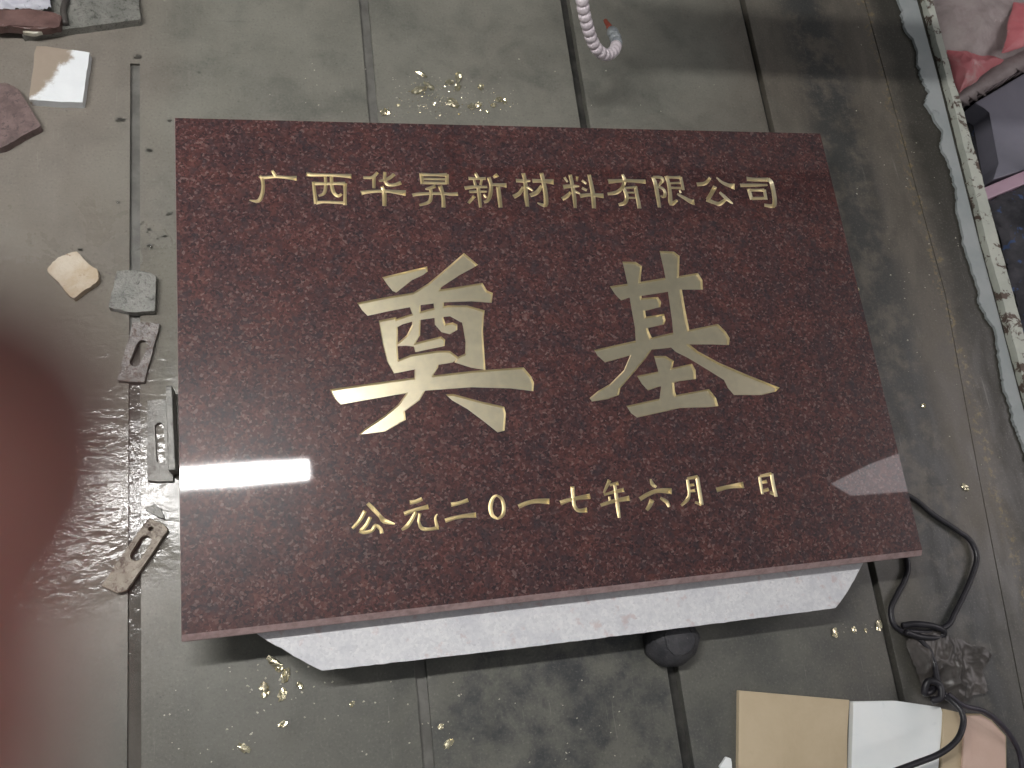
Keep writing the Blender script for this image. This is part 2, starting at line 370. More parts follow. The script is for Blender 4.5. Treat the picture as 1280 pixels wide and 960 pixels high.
# grey cement rim with a ragged inner edge, painted board outside it
inner = [px(u, v, .004) for u, v in [(1119, -60), (1124, 0), (1132, 35), (1148, 70), (1150, 95), (1163, 115), (1158, 130), (1178, 165), (1176, 180), (1188, 208), (1196, 245), (1206, 300), (1216, 340), (1226, 375), (1237, 400), (1252, 440), (1258, 480), (1268, 520), (1276, 548), (1300, 640)]]
inner = [(p.x, p.y) for p in inner]
rag = []
for i in range(len(inner) - 1):
    for k in range(14):
        t = k / 14; x = inner[i][0] * (1 - t) + inner[i + 1][0] * t; y = inner[i][1] * (1 - t) + inner[i + 1][1] * t
        rag.append((x + noise.noise(Vector((x * 22, y * 22, 3))) * .010 + noise.noise(Vector((x * 120, y * 120, 3))) * .0035 + noise.noise(Vector((x * 330, y * 330, 3))) * .002, y))
def ol(u, v): p = px(u, v, .004); return (p.x, p.y)
outer = [ol(1141, -60), ol(1146, 0), ol(1172, 95), ol(1200, 208), ol(1223, 300), ol(1250, 400), ol(1276, 500), ol(1320, 660)]
obj('cement_rim', prism_bm(rag + outer[::-1], -.02, .004), M['rim'], tb)
o2 = [ol(1148, -60), ol(1152.5, 0), ol(1178, 95), ol(1206, 208), ol(1228, 300), ol(1254.5, 400), ol(1281, 500), ol(1325, 660)]
o3 = [ol(1157, -60), ol(1161, 0), ol(1187, 100), ol(1196, 128), ol(1218, 205), ol(1243, 300), ol(1270, 400), ol(1297, 500), ol(1345, 660)]
obj('edge_board', prism_bm(rough_poly(o2 + o3[::-1], .012, .0018, 4), -.09, .012, .0015), M['rimboard'], tb)

# ------------------------------------------------------------------ the plaque
W, H, TH = .88, .60, .028
plq = empty('granite_plaque', (W / 2, H / 2, TOP - TH)); tag(plq, 'polished dark red granite plaque engraved with gilded Chinese characters', 'plaque')
bm = bmesh.new()
def ring(x0, x1, y0, y1, z): return [bm.verts.new((x, y, z)) for x, y in ((x0, y0), (x1, y0), (x1, y1), (x0, y1))]
r0 = ring(0, W, 0, H, TOP); r1 = ring(-.0012, W + .0012, -.0065, H + .0012, TOP - .0055); r2 = ring(-.0012, W + .0012, -.0065, H + .0012, TOP - TH)
bm.faces.new(r0); bm.faces.new(r2[::-1])
for a, b in ((r0, r1), (r1, r2)):
    for i in range(4):
        f = bm.faces.new((b[i], b[(i + 1) % 4], a[(i + 1) % 4], a[i])); f.material_index = 1
plate = obj('stone_face', bm, [M['granite'], M['granite_raw']])

# every stroke was read off the photograph: crop origin, units per pixel, strokes as (x, y, width)
K = 140 / 1280
GLYPHS = [
 # upper line
 ((306, 200), K, [[(310,115,30),(355,190,45)], [(165,180,40),(210,200,45),(350,190,42),(480,200,42),(595,210,66)], [(195,195,45),(210,290,40),(195,400,46),(150,470,48),(50,458,14)]]),
 ((306, 200), K, [[(700,160,55),(780,170,50),(950,172,40),(1100,178,45),(1220,185,62)], [(785,245,40),(795,350,40),(815,505,50)], [(785,270,45),(930,270,40),(1060,268,40),(1150,270,50)], [(1145,262,50),(1145,380,36),(1145,518,46)], [(810,490,50),(900,480,36),(1050,485,36),(1145,490,40)], [(920,185,36),(925,290,40),(905,380,40),(840,410,26)], [(990,185,40),(995,290,45),(1015,370,45),(1065,412,40),(1108,385,32)]]),
 ((440, 200), K, [[(295,140,36),(230,198,40),(125,200,34)], [(250,190,42),(250,325,36)], [(485,160,42),(410,215,40),(305,240,26)], [(375,135,36),(375,230,42),(410,280,45),(480,285,42),(565,258,46)], [(100,378,62),(170,365,46),(330,355,40),(450,360,45),(618,380,74)], [(340,295,36),(365,360,52),(370,440,52),(370,528,46)]]),
 ((440, 200), K, [[(790,148,46),(805,278,46)], [(785,165,44),(930,170,34),(1090,170,50)], [(1085,160,46),(1085,278,42)], [(800,215,30),(1080,220,30)], [(805,260,36),(1085,264,34)], [(955,298,42),(880,325,40),(835,332,16)], [(895,320,42),(905,400,42),(880,480,42),(768,516,28)], [(688,402,42),(750,392,42),(900,382,36),(1050,385,36),(1130,392,42),(1214,388,46)], [(1005,290,52),(1035,385,46),(1045,470,46),(1045,545,46)]]),
 ((576, 200), K, [[(165,145,34),(195,205,42)], [(85,210,42),(160,212,34),(288,212,36)], [(150,215,28),(170,295,34)], [(240,220,28),(225,290,32)], [(42,322,48),(150,308,38),(305,308,28)], [(95,364,34),(200,360,32),(298,360,22)], [(195,300,42),(210,400,46),(225,545,34)], [(158,410,42),(85,495,32)], [(260,388,24),(292,434,26)], [(425,168,52),(370,200,30)], [(318,195,46),(345,280,46),(340,380,46),(310,460,42),(262,482,32)], [(345,282,34),(420,282,36),(525,290,58)], [(425,300,46),(440,420,52),(455,545,46)]]),
 ((576, 200), K, [[(712,148,46),(735,250,46),(745,400,52),(762,535,40)], [(628,235,46),(735,240,40),(798,240,22)], [(715,305,34),(670,380,46),(600,422,52)], [(735,290,32),(825,354,22)], [(815,238,52),(935,240,44),(1064,250,68)], [(920,145,46),(945,250,50),(970,400,52),(965,515,52),(872,488,12)], [(925,292,34),(870,370,52),(790,406,46)]]),
 ((690, 200), K, [[(140,195,32),(180,254,22)], [(288,185,32),(284,245,22)], [(206,165,42),(235,300,46),(255,430,46),(265,550,34)], [(125,306,52),(235,298,40),(314,300,18)], [(215,365,34),(175,410,46),(114,448,46)], [(245,345,32),(322,388,20)], [(340,232,32),(396,272,26)], [(340,318,32),(400,348,32)], [(318,412,52),(400,400,40),(470,400,42),(592,410,58)], [(423,165,42),(450,290,46),(470,410,52),(480,555,46)]]),
 ((690, 200), K, [[(640,246,58),(730,240,46),(830,235,40),(950,240,42),(1072,248,52)], [(802,160,28),(830,235,44),(805,310,36),(740,370,46),(634,388,34)], [(815,312,46),(840,370,42),(855,430,46),(830,490,46),(760,512,36)], [(950,295,46),(970,400,42),(985,470,46),(1000,555,46)], [(840,318,26),(955,310,26)], [(845,372,22),(960,372,22)], [(855,430,24),(970,432,22)]]),
 ((750, 200), K, [[(598,190,42),(630,260,46),(655,390,46),(680,545,38)], [(605,194,30),(700,202,36),(712,240,36),(670,290,26)], [(650,298,30),(720,330,32),(745,380,36),(730,420,34),(690,410,20)], [(752,180,46),(785,270,42),(800,380,46),(812,500,52),(885,458,30)], [(765,196,34),(850,200,30),(925,200,42)], [(918,190,42),(935,260,36),(952,345,34)], [(790,265,25),(930,262,25)], [(800,318,26),(945,320,26)], [(880,386,22),(960,430,40),(1040,475,56),(1082,482,74)], [(906,340,26),(928,380,24)]]),
 ((850, 200), K, [[(345,200,34),(290,265,42),(190,280,46)], [(415,195,16),(480,255,36),(560,290,46),(626,305,74)], [(402,300,46),(360,380,46),(315,455,46)], [(300,450,50),(400,490,42),(455,500,48),(525,448,30)], [(450,366,28),(530,440,42),(606,500,16)]]),
 ((850, 200), K, [[(760,215,52),(870,225,44),(1015,225,50)], [(1005,215,44),(1045,260,50),(1070,370,50),(1082,460,50),(1065,525,48),(962,515,36)], [(685,290,42),(850,288,38),(1002,285,22)], [(782,326,42),(822,455,42)], [(788,345,34),(900,345,32),(968,345,42)], [(962,335,38),(985,455,36)], [(820,440,36),(985,435,32)]]),
 # lower line
 ((430, 610), K, [[(266,172,44),(330,235,52),(410,320,46),(460,375,62),(582,412,18)], [(242,258,46),(180,370,46),(94,466,36)], [(304,328,42),(250,430,46),(190,492,50)], [(175,488,40),(230,508,42),(320,485,42),(360,428,42),(420,470,42),(432,522,44)]]),
 ((430, 610), K, [[(748,165,52),(820,155,46),(896,122,46)], [(684,296,48),(830,245,42),(968,214,54)], [(822,270,42),(770,370,46),(720,435,52),(658,480,28)], [(870,284,36),(855,380,32),(890,460,46),(980,470,36),(1085,452,46)], [(1068,455,44),(1045,350,30),(1068,295,12)]]),
 ((545, 600), K, [[(168,282,52),(260,265,42),(370,228,46)], [(102,467,52),(220,430,42),(340,410,46),(462,400,62)]]),
 ((545, 600), K, [[(705,170,18),(650,208,42),(622,310,50),(645,405,45),(715,448,20)], [(685,172,18),(750,215,38),(776,310,42),(760,400,42),(700,448,20)]]),
 ((640, 590), K, [[(72,397,52),(180,352,46),(290,332,52),(430,336,66)]]),
 ((640, 590), K, [[(550,355,58),(690,310,40),(895,276,62)], [(690,160,48),(700,290,46),(715,390,42),(760,440,42),(862,434,56)]]),
 ((740, 590), K, [[(202,90,46),(132,245,22)], [(200,150,30),(306,128,46)], [(135,262,24),(250,228,36),(368,204,48)], [(200,275,32),(205,360,24)], [(96,382,36),(240,335,42),(432,298,58)], [(260,138,36),(275,250,42),(295,400,46),(312,526,34)]]),
 ((740, 590), K, [[(668,78,18),(690,140,46),(738,176,26)], [(544,312,46),(640,255,46),(750,215,46),(914,220,68)], [(688,316,58),(660,380,50),(622,438,36)], [(778,294,28),(850,340,48),(884,402,30)]]),
 ((740, 590), K, [[(1090,76,36),(1105,180,36),(1110,260,32),(1085,320,42),(1018,384,26)], [(1085,76,30),(1212,56,42)], [(1200,52,46),(1225,200,46),(1254,378,46)], [(1254,372,38),(1175,344,26)], [(1110,155,28),(1170,144,32)], [(1115,220,28),(1182,210,38)]]),
 ((850, 580), K, [[(414,297,52),(560,260,42),(730,238,68)]]),
 ((850, 580), K, [[(908,136,36),(925,250,36),(946,350,34)], [(912,140,30),(1050,114,42)], [(1045,106,42),(1065,230,42),(1098,376,40)], [(935,212,30),(996,198,38)], [(945,310,36),(1016,288,36)], [(1025,325,36),(1095,352,28)]]),
]
BIG = [
 ((400, 300), 300 / 1108, [
  [(288,172),(390,147),(495,122),(497,145),(475,162),(425,185),(352,243),(335,235),(310,205)],
  [(665,60),(730,115),(640,165),(560,218),(540,262),(430,268),(420,250),(500,200),(560,150)],
  [(172,290),(300,265),(430,243),(530,232),(640,216),(750,198),(770,232),(798,245),(792,290),(700,283),(560,288),(470,300),(320,328),(220,350),(195,325)],
  [(405,280),(465,270),(465,350),(462,440),(432,492),(400,488),(355,490),(352,480),(400,440),(425,390),(425,340)],
  [(522,262),(574,258),(570,360),(580,388),(612,380),(634,390),(634,415),(600,435),(560,425),(530,390),(528,340)],
  [(272,372),(352,356),(360,420),(358,490),(362,550),(380,605),(340,615),(310,560),(290,480)],
  [(330,372),(420,342),(500,320),(590,302),(680,302),(760,325),(752,385),(650,380),(600,352),(540,358),(440,372),(380,390),(345,410)],
  [(645,340),(758,328),(752,420),(764,600),(700,590),(620,565),(635,540),(670,525),(672,470),(660,400)],
  [(428,478),(560,445),(578,460),(575,490),(440,518)],
  [(335,565),(420,530),(540,512),(600,512),(645,545),(612,566),(545,576),(440,597),(340,617)],
  [(438,570),(550,560),(545,590),(522,625),(525,655),(435,660)],
  [(45,690),(240,662),(440,635),(700,605),(940,588),(975,630),(988,660),(985,698),(880,685),(700,680),(490,695),(350,715),(95,760),(70,735)],
  [(418,680),(500,672),(460,740),(392,790),(396,830),(300,885),(180,898),(210,870),(300,810),(360,760)],
  [(580,712),(620,712),(740,745),(850,770),(858,800),(852,880),(820,888),(760,840),(680,780),(610,740)]]),
 ((710, 300), .25, [
  [(272,108),(340,110),(370,130),(362,205),(370,300),(385,350),(402,450),(418,488),(415,530),(340,532),(335,440),(315,330),(300,230),(280,140)],
  [(458,55),(530,58),(558,80),(555,180),(570,250),(585,340),(607,452),(605,485),(528,490),(520,400),(500,260),(480,150)],
  [(210,232),(370,208),(480,190),(560,180),(650,165),(672,200),(675,248),(570,248),(480,262),(300,290),(265,302),(235,270)],
  [(345,292),(450,285),(466,310),(462,335),(395,352),(350,356)],
  [(360,388),(480,370),(488,400),(480,422),(400,440),(365,446)],
  [(130,550),(330,505),(410,490),(530,462),(605,450),(750,420),(790,460),(808,490),(805,525),(720,522),(600,522),(500,540),(420,548),(300,580),(185,612),(150,580)],
  [(325,545),(430,530),(390,590),(340,650),(262,740),(255,775),(200,795),(120,808),(108,790),(150,755),(210,720),(280,650)],
  [(490,515),(590,508),(650,556),(760,616),(900,676),(1058,738),(1040,757),(970,775),(830,775),(800,740),(780,700),(700,650),(600,590),(540,560)],
  [(430,580),(490,580),(530,605),(522,640),(530,700),(535,760),(552,800),(455,815),(465,740),(450,650)],
  [(345,680),(440,660),(525,640),(620,618),(638,650),(640,695),(560,705),(450,735),(400,752),(370,720)],
  [(292,830),(450,795),(560,772),(705,745),(740,790),(752,830),(700,836),(560,840),(450,865),(345,888),(315,865)]]),
]
def groove(pts, lift=.0006):
    """V-shaped cutter along a stroke, ends run out"""
    P = catmull(pts, 4); n = len(P); bm = bmesh.new(); Ls, Rs, Bs = [], [], []
    C2 = [Vector((p[0], p[1])) for p in P]
    for i in range(n):
        t = (C2[min(i + 1, n - 1)] - C2[max(i - 1, 0)]).normalized(); nn = Vector((-t.y, t.x))
        w = max(P[i][2], .0011) / 2; d = w * 1.15; c = C2[i]
        if i == 0: c = c - t * 0; bc = c + t * w * .7
        elif i == n - 1: bc = c - t * w * .7
        else: bc = c
        k = 1 + lift / d
        Ls.append(bm.verts.new((c.x + nn.x * w * k, c.y + nn.y * w * k, TOP + lift)))
        Rs.append(bm.verts.new((c.x - nn.x * w * k, c.y - nn.y * w * k, TOP + lift)))
        Bs.append(bm.verts.new((bc.x, bc.y, TOP - d)))
    for i in range(n - 1):
        bm.faces.new((Rs[i], Rs[i + 1], Ls[i + 1], Ls[i]))
        bm.faces.new((Ls[i], Ls[i + 1], Bs[i + 1], Bs[i])); bm.faces.new((Bs[i], Bs[i + 1], Rs[i + 1], Rs[i]))
    bm.faces.new((Ls[0], Bs[0], Rs[0])); bm.faces.new((Rs[-1], Bs[-1], Ls[-1]))
    bmesh.ops.recalc_face_normals(bm, faces=bm.faces[:]); return bm
def pocket(poly, depth, inset, lift=.0006):
    """flat-bottomed cutter with sloping walls"""
    poly = ccw(poly); n = len(poly); V2 = [Vector(p) for p in poly]
    def off(d):
        out = []
        for i in range(n):
            a, b, c = V2[i - 1], V2[i], V2[(i + 1) % n]
            e1 = (b - a).normalized(); e2 = (c - b).normalized(); n1 = Vector((-e1.y, e1.x)); n2 = Vector((-e2.y, e2.x))
            m = (n1 + n2); m = m / max(.35, m.length_squared / 2) if m.length > 1e-6 else n1
            out.append(b + m * d)
        return out
    hi = off(-inset * lift / depth); lo = off(inset); bm = bmesh.new()
    h = [bm.verts.new((p.x, p.y, TOP + lift)) for p in hi]; l = [bm.verts.new((p.x, p.y, TOP - depth)) for p in lo]
    bm.faces.new(h); bm.faces.new(l[::-1])
    for i in range(n): bm.faces.new((l[i], l[(i + 1) % n], h[(i + 1) % n], h[i]))
    bmesh.ops.triangulate(bm, faces=bm.faces[:])
    bmesh.ops.recalc_face_normals(bm, faces=bm.faces[:]); return bm
cutters = []
NG = len(GLYPHS) + len(BIG)
for _ in range(NG): plate.data.materials.append(M['gold'])
slots = [M['granite'], M['granite_raw']] + [M['gold']] * NG
gi = 2
for (ox, oy), k, strokes in GLYPHS:
    for s in strokes:
        pts = []
        for x, y, w in s:
            p = px(ox + x * k, oy + y * k, TOP); q = px(ox + x * k + w * k, oy + y * k, TOP)
            pts.append((p.x, p.y, (q - p).length * .97))
        b = groove(pts)
        for f in b.faces: f.material_index = gi
        cutters.append(obj('cut', b, slots))
    gi += 1
for (ox, oy), k, polys in BIG:
    for j, poly in enumerate(polys):
        q = [px(ox + x * k, oy + y * k, TOP) for x, y in poly]
        b = pocket([(p.x, p.y) for p in q], .0030 + .00003 * j, .0013)
        for f in b.faces: f.material_index = gi
        cutters.append(obj('cut', b, slots))
    gi += 1
boolean(plate, cutters)
# take the gilded faces and the raw edge out of the face as parts of their own
def pick(me, idx):
    b = bmesh.new(); b.from_mesh(me)
    bmesh.ops.delete(b, geom=[f for f in b.faces if f.material_index != idx], context='FACES')
    for f in b.faces: f.material_index = 0
    return b
src = plate.data
for i in range(2, 2 + NG):
    b = pick(src, i)
    if len(b.faces): obj('gilded_character', b, M['gold'], plq)
    else: print('EMPTY CHARACTER', i); b.free()
obj('ground_edge', pick(src, 1), M['granite_raw'], plq)
obj('polished_face', pick(src, 0), M['granite'], plq)
bpy.data.objects.remove(plate)

# ------------------------------------------------------------------ stone slab and foot under the plaque
zt = TOP - TH - .0003; zb = zt - .022
front = [px(u, v, zt) for u, v in [(309, 783), (326, 796), (345, 808), (356, 811), (366, 820), (384, 829), (402, 838.5), (600, 816), (820, 789), (1045, 760), (1056, 745), (1068, 725), (1084, 694)]]
poly = [(p.x, p.y) for p in front] + [(.80, .45), (.12, .45)]
rp_ = rough_poly(poly, .008, .0007, 2)
bs = obj('backing_slab', prism_bm(rp_, zb, zt, .0012), M['backing'])
tag(bs, 'pale grey sawn stone slab with slanted ends under the plaque', 'stone slab')
def foot(c, r, h, name, label):
    bm = bmesh.new(); n = 9; rings = []
    for rr, z in ((1.0, 0), (1.02, .35), (.92, .7), (.6, .98), (.55, 1.0)):
        rings.append([bm.verts.new((c[0] + r * rr * (1 + .09 * math.sin(3 * k + z)) * math.cos(2 * math.pi * k / n), c[1] + r * rr * (1 + .07 * math.cos(5 * k)) * math.sin(2 * math.pi * k / n), h * z)) for k in range(n)])
    for a, b in zip(rings, rings[1:]):
        for k in range(n): bm.faces.new((a[k], a[(k + 1) % n], b[(k + 1) % n], b[k]))
    bm.faces.new(rings[0][::-1]); bm.faces.new(rings[-1])
    bmesh.ops.bevel(bm, geom=bm.edges[:], offset=.0015, segments=2, affect='EDGES')
    o = obj(name, bm, M['rubber'], smooth=True); tag(o, label, 'rubber foot'); return o
c = px(838, 800, .01); foot((c.x, c.y), .034, zb - .0002, 'rubber_foot', 'dark lumpy rubber foot poking out from under the pale slab')
for i, (x, y) in enumerate(((.22, .30), (.72, .33), (.25, .06))):
    o = obj('support_block', box_bm(x - .04, x + .04, y - .03, y + .03, 0, zb - .0002, .002), M['rubber'])
    tag(o, 'dark support block hidden under the pale slab', 'block', 'support blocks under the pale slab')

# ------------------------------------------------------------------ stone offcuts and clamps left of the plaque
def flat(name, pts, h, mat, label, cat, rough=.0008, step=.006, bevel=.0012, seed=1, z0=0.0, jit=0.0, group=None):
    q = [px(u, v, z0 + h) for u, v in pts]
    o = obj(name, prism_bm(rough_poly([(p.x, p.y) for p in q], step, rough, seed), z0, z0 + h, bevel, jit), mat)
    tag(o, label, cat, group); return o
flat('stone_tile', [(27, 44), (176, 24), (168, -40), (40, -60)], .0125, M['tile_grey'], 'large flat grey stone tile beside the crumpled white bag', 'stone tile', seed=3)
flat('stone_tile', [(45, 57), (112, 65), (103, 128), (36, 125)], .013, M['halfwhite'], 'tan stone tile with a large chalk white patch', 'stone tile', seed=5)
flat('stone_tile', [(-40, 105), (10, 104), (24, 112), (51, 157), (5, 183), (-40, 190)], .012, M['tile_red'], 'dull reddish stone tile beside the white patched one', 'stone tile', seed=6)
flat('stone_chip', [(57, 337), (76, 319), (96, 314), (104, 322), (111, 331), (121, 336), (123, 350), (91, 372)], .010, M['tan'], 'tan broken stone chip with a jagged edge lying in the water', 'stone chip', .0022, .004, seed=8)
flat('stone_tile', [(147, 338), (172, 337), (195, 344), (193, 389), (165, 390), (135, 384)], .012, M['tile_grey'], 'small squarish grey stone tile lying over the table slot', 'stone tile', .0012, seed=9)
def slotted(name, corners, h, slot, hole, mat, label, z0=0.0):
    q = [px(u, v, z0 + h) for u, v in corners]
    o = obj(name, prism_bm(rough_poly([(p.x, p.y) for p in q], .01, .0006, 11), z0, z0 + h, .0012), mat)
    cut = []
    a, b, w = slot; A = px(*a, z0 + h); B = px(*b, z0 + h); d = (B - A); d.z = 0; L = d.length; d.normalize(); nn = Vector((-d.y, d.x, 0)); out = []
    for k in range(7): t = -math.pi / 2 + math.pi * k / 6; out.append(B + d * math.cos(t) * w + nn * math.sin(t) * w)
    for k in range(7): t = math.pi / 2 + math.pi * k / 6; out.append(A + d * math.cos(t) * w + nn * math.sin(t) * w)
    cut.append(obj('cut', prism_bm([(p.x, p.y) for p in out], z0 - .01, z0 + h + .01), mat))
    if hole:
        hc = px(*hole[0], z0 + h); cut.append(obj('cut', prism_bm([(hc.x + hole[1] * math.cos(2 * math.pi * k / 12), hc.y + hole[1] * math.sin(2 * math.pi * k / 12)) for k in range(12)], z0 - .01, z0 + h + .01), mat))
    boolean(o, cut); tag(o, label, 'clamp'); return o
slotted('slotted_clamp', [(166, 402), (200, 404), (180, 478), (146, 476)], .007, ((178, 431), (169, 452), .0062), None, M['clamp'], 'wet grey slotted steel clamp below the squarish stone tile')
br = empty('slotted_bracket', px(200, 550, 0)); tag(br, 'dark slotted steel bracket with an upright flange against the plaque side', 'bracket')
t1 = slotted('base_plate', [(184, 500), (214, 498), (217, 602), (184, 602)], .006, ((199, 533), (201, 574), .0048), None, M['clamp_dark'], '')
for k in list(t1.keys()):
    if k in ('label', 'category'): del t1[k]
put(t1, br)
f0 = px(209, 486, .02); f1 = px(219, 590, .02)
obj('flange', prism_bm([(f0.x, f0.y), (f0.x + .007, f0.y), (f1.x + .002, f1.y), (f1.x - .006, f1.y)], .0064, .032, .001), M['clamp_dark'], br)
slotted('slotted_clamp', [(186, 647), (205, 655), (210, 662), (158, 738), (146, 742), (126, 732)], .010, ((181.5, 676), (170, 694), .0064), ((188.5, 661), .003), M['clamp_tan'], 'muddy tan slotted clamp lying slantwise over the slot')
flat('stone_chip', [(181, 637), (193, 629), (202, 637), (206, 648), (196, 646), (188, 641)], .006, M['tile_grey'], 'small grey stone splinter touching the muddy tan clamp', 'stone chip', .0008, .003, seed=12)
# crumpled bag and maroon rubble on the far grey tile
bgp = [px(u, v, .02) for u, v in [(-70, -60), (40, -60), (66, -30), (66, 12), (45, 17), (22, 14), (-70, 20)]]
o = obj('crumpled_bag', crumple_bm([(p.x, p.y) for p in bgp], .017, .009, 30, 60, 4, dome=.012, zmin=.0135), M['white_bag'], smooth=True); tag(o, 'crumpled bluish white plastic bag on the large grey tile', 'bag')
flat('stone_piece', [(-30, 10), (24, 12), (63, 14), (78, 18), (74, 32), (54, 36), (20, 34), (-30, 32)], .012, M['maroon'], 'maroon rough stone piece in front of the crumpled white bag', 'stone piece', .0025, .006, seed=14, z0=.0129, bevel=.002, jit=.003)
flat('stone_chip', [(26, 34), (36, 31), (52, 33), (56, 39), (42, 42), (28, 40)], .006, M['chip'], 'pale stone chip on the rim of the large grey tile', 'stone chip', .001, .003, seed=15, z0=.0129)
st = [px(82, 30, .017), px(79, 12, .018), px(84, -10, .018), px(86, -60, .02)]
o = obj('dark_strap', tube_bm(catmull(st, 6), .004, 8), M['film'], smooth=True); tag(o, 'dark strap lying across the large grey tile', 'strap')

# ------------------------------------------------------------------ coolant hose hanging from the machine arm
hz = empty('coolant_hose', px(756, 60, .10)); tag(hz, 'pinkish ribbed coolant hose curling over the table with a red nozzle', 'hose')
ctrl = [(700, -420, .44), (716, -150, .33), (722, -60, .27), (727, -5, .22), (731, 20, .195), (736, 38, .175), (740, 50, .16), (747, 62, .145), (757, 68.5, .13), (767, 64, .118), (770.5, 53, .108), (767, 43, .102), (763, 36, .098)]
path = catmull([tuple(px(u, v, z)) for u, v, z in ctrl], 12); path = [Vector(p) for p in path]
acc = [0]
for a, b in zip(path, path[1:]): acc.append(acc[-1] + (b - a).length)
def along(s):
    for i in range(len(acc) - 1):
        if acc[i + 1] >= s: t = (s - acc[i]) / (acc[i + 1] - acc[i]); return path[i].lerp(path[i + 1], t)
    return path[-1]
prof = [(.0058, -.0075), (.0072, -.007), (.0082, -.004), (.0082, .000), (.0074, .0025), (.0060, .0040), (.0056, .0065)]
segm = None; Ltot = acc[-1]; s = .006; cnt = 0
while s < Ltot - .004:
    p = along(s); d = (along(min(s + .004, Ltot)) - along(max(s - .004, 0))).normalized()
    if segm is None:
        bm = bmesh.new(); rs = [[bm.verts.new((r * math.cos(2 * math.pi * k / 14), r * math.sin(2 * math.pi * k / 14), z)) for k in range(14)] for r, z in prof]
        for a, b in zip(rs, rs[1:]):
            for k in range(14): bm.faces.new((a[k], a[(k + 1) % 14], b[(k + 1) % 14], b[k]))
        bm.faces.new(rs[0][::-1]); bm.faces.new(rs[-1])
        o = obj('hose_segment', bm, M['hose'], smooth=True); segm = o
    else:
        o = segm.copy(); scene.collection.objects.link(o)
    if s > Ltot - .036:
        if 'gm' not in globals():
            gm = segm.data.copy(); gm.materials[0] = M['hose_grey']
        o.data = gm
    o.parent = hz; o.rotation_mode = 'QUATERNION'; o.rotation_quaternion = d.to_track_quat('Z', 'Y'); o.location = p - Vector(hz.location)
    s += .0115; cnt += 1
tip = path[-1]; dd = (path[-1] - path[-4]).normalized()
obj('nozzle', tube_bm([tip + dd * k for k in (-.002, .006, .010, .020)], lambda t: .0050 - .0022 * t, 10), M['nozzle'], hz, smooth=True)
# the machine arm that carries it; its shadow falls on the far planks
ar = empty('machine_arm', (.75, .74, .45)); tag(ar, 'grey machine arm above the table that carries the coolant hose', 'machine arm')
top = path[0]
obj('beam', box_bm(.385, 1.6, .680, .748, .44, .52, .006), M['machine'], ar)
obj('hose_bracket', box_bm(top.x - .015, top.x + .015, (.69), top.y + .015, .5205, .535, .003), M['machine'], ar)
obj('post', box_bm(1.50, 1.58, .68, .70, -.55, .439, .004), M['machine'], ar)

# ------------------------------------------------------------------ cables, film and cartons on the near right
def cable(pts, r, mat, label, n=8, name='cable'):
    q = catmull([tuple(px(u, v, z)) for u, v, z in pts], n)
    o = obj(name, tube_bm(q, r, 10), mat, smooth=True); tag(o, label, 'cable'); return o
rc = .0036
cable([(1095, 600, .005), (1140, 622, .005), (1165, 642, .005), (1195, 662, .006), (1213, 676, .006), (1221, 697, .007), (1214, 722, .006), (1204, 745, .006), (1194, 765, .006), (1184, 782, .007), (1160, 790, .009), (1135, 789, .010)], rc, M['cable'], 'black cable looping out from under the plaque corner')
cable([(1120, 640, .005), (1134, 700, .005), (1132, 722, .006), (1122, 742, .006), (1114, 760, .006), (1116, 778, .007), (1126, 788, .008), (1146, 797, .012), (1160, 812, .014), (1168, 830, .016), (1172, 850, .022), (1180, 868, .030), (1192, 878, .040), (1202, 890, .046), (1204, 905, .048), (1196, 925, .050), (1175, 942, .050), (1140, 956, .050), (1090, 975, .05), (1040, 1000, .05)], rc * 1.05, M['cable'], 'black cable running down over the white sheet')
cable([(1128, 782, .014), (1145, 780, .016), (1168, 783, .017), (1180, 790, .014), (1172, 797, .010), (1150, 796, .016), (1132, 790, .018)], rc * 1.15, M['cable'], 'short black cable coil beside the crumpled dark film')
cable([(1170, 845, .016), (1166, 862, .022), (1156, 866, .024), (1160, 852, .028), (1174, 856, .030), (1176, 872, .032), (1164, 876, .028)], rc * 1.25, M['cable'], 'knotted black cable end beside the white sheet')
cable([(1185, 868, .032), (1205, 882, .036), (1230, 889, .034), (1252, 906, .03), (1268, 928, .022), (1276, 950, .015), (1280, 990, .01)], rc * .9, M['cable2'], 'dark purple cable bending round the pinkish carton')
fp = [px(u, v, .006) for u, v in [(1128, 800), (1150, 786), (1180, 796), (1222, 806), (1238, 822), (1226, 838), (1234, 862), (1210, 876), (1186, 880), (1160, 868), (1146, 850), (1136, 828)]]
o = obj('plastic_film', crumple_bm(rough_poly([(p.x, p.y) for p in fp], .006, .003, 5), .008, .009, 20, 90, 8, zmin=.001), M['film'], smooth=True); tag(o, 'crumpled dark plastic film tangled with the black cables', 'plastic film')
def sheet(name, pts, z, t, mat, label, cat):
    q = [px(u, v, z) for u, v in pts]; o = obj(name, prism_bm([(p.x, p.y) for p in q], z - t, z, .0008), mat); tag(o, label, cat); return o
def carton(pts, h, mat, label, flap=None):
    return sheet('carton', pts, h, h, mat, label, 'carton')
carton([(924, 863), (1062, 875), (1059, 920), (1058, 1080), (922, 1080)], .007, M['card'], 'plain brown cardboard carton beside the white carton')
o = carton([(1067, 877), (1120, 876), (1176, 884), (1179, 892), (1173, 960), (1168, 1080), (1061, 1080)], .009, M['paper'], 'white carton between the brown and the pinkish carton')
pk = empty('carton', px(1220, 930, 0)); tag(pk, 'pinkish tan carton with a folded seam under the purple cable', 'carton')
q = [px(u, v, .012) for u, v in [(1180, 886), (1206, 893), (1226, 892), (1240, 900), (1258, 920), (1259, 1080), (1172, 1080)]]
obj('carton_body', prism_bm([(p.x, p.y) for p in q], 0, .012, .0008), M['card'], pk)
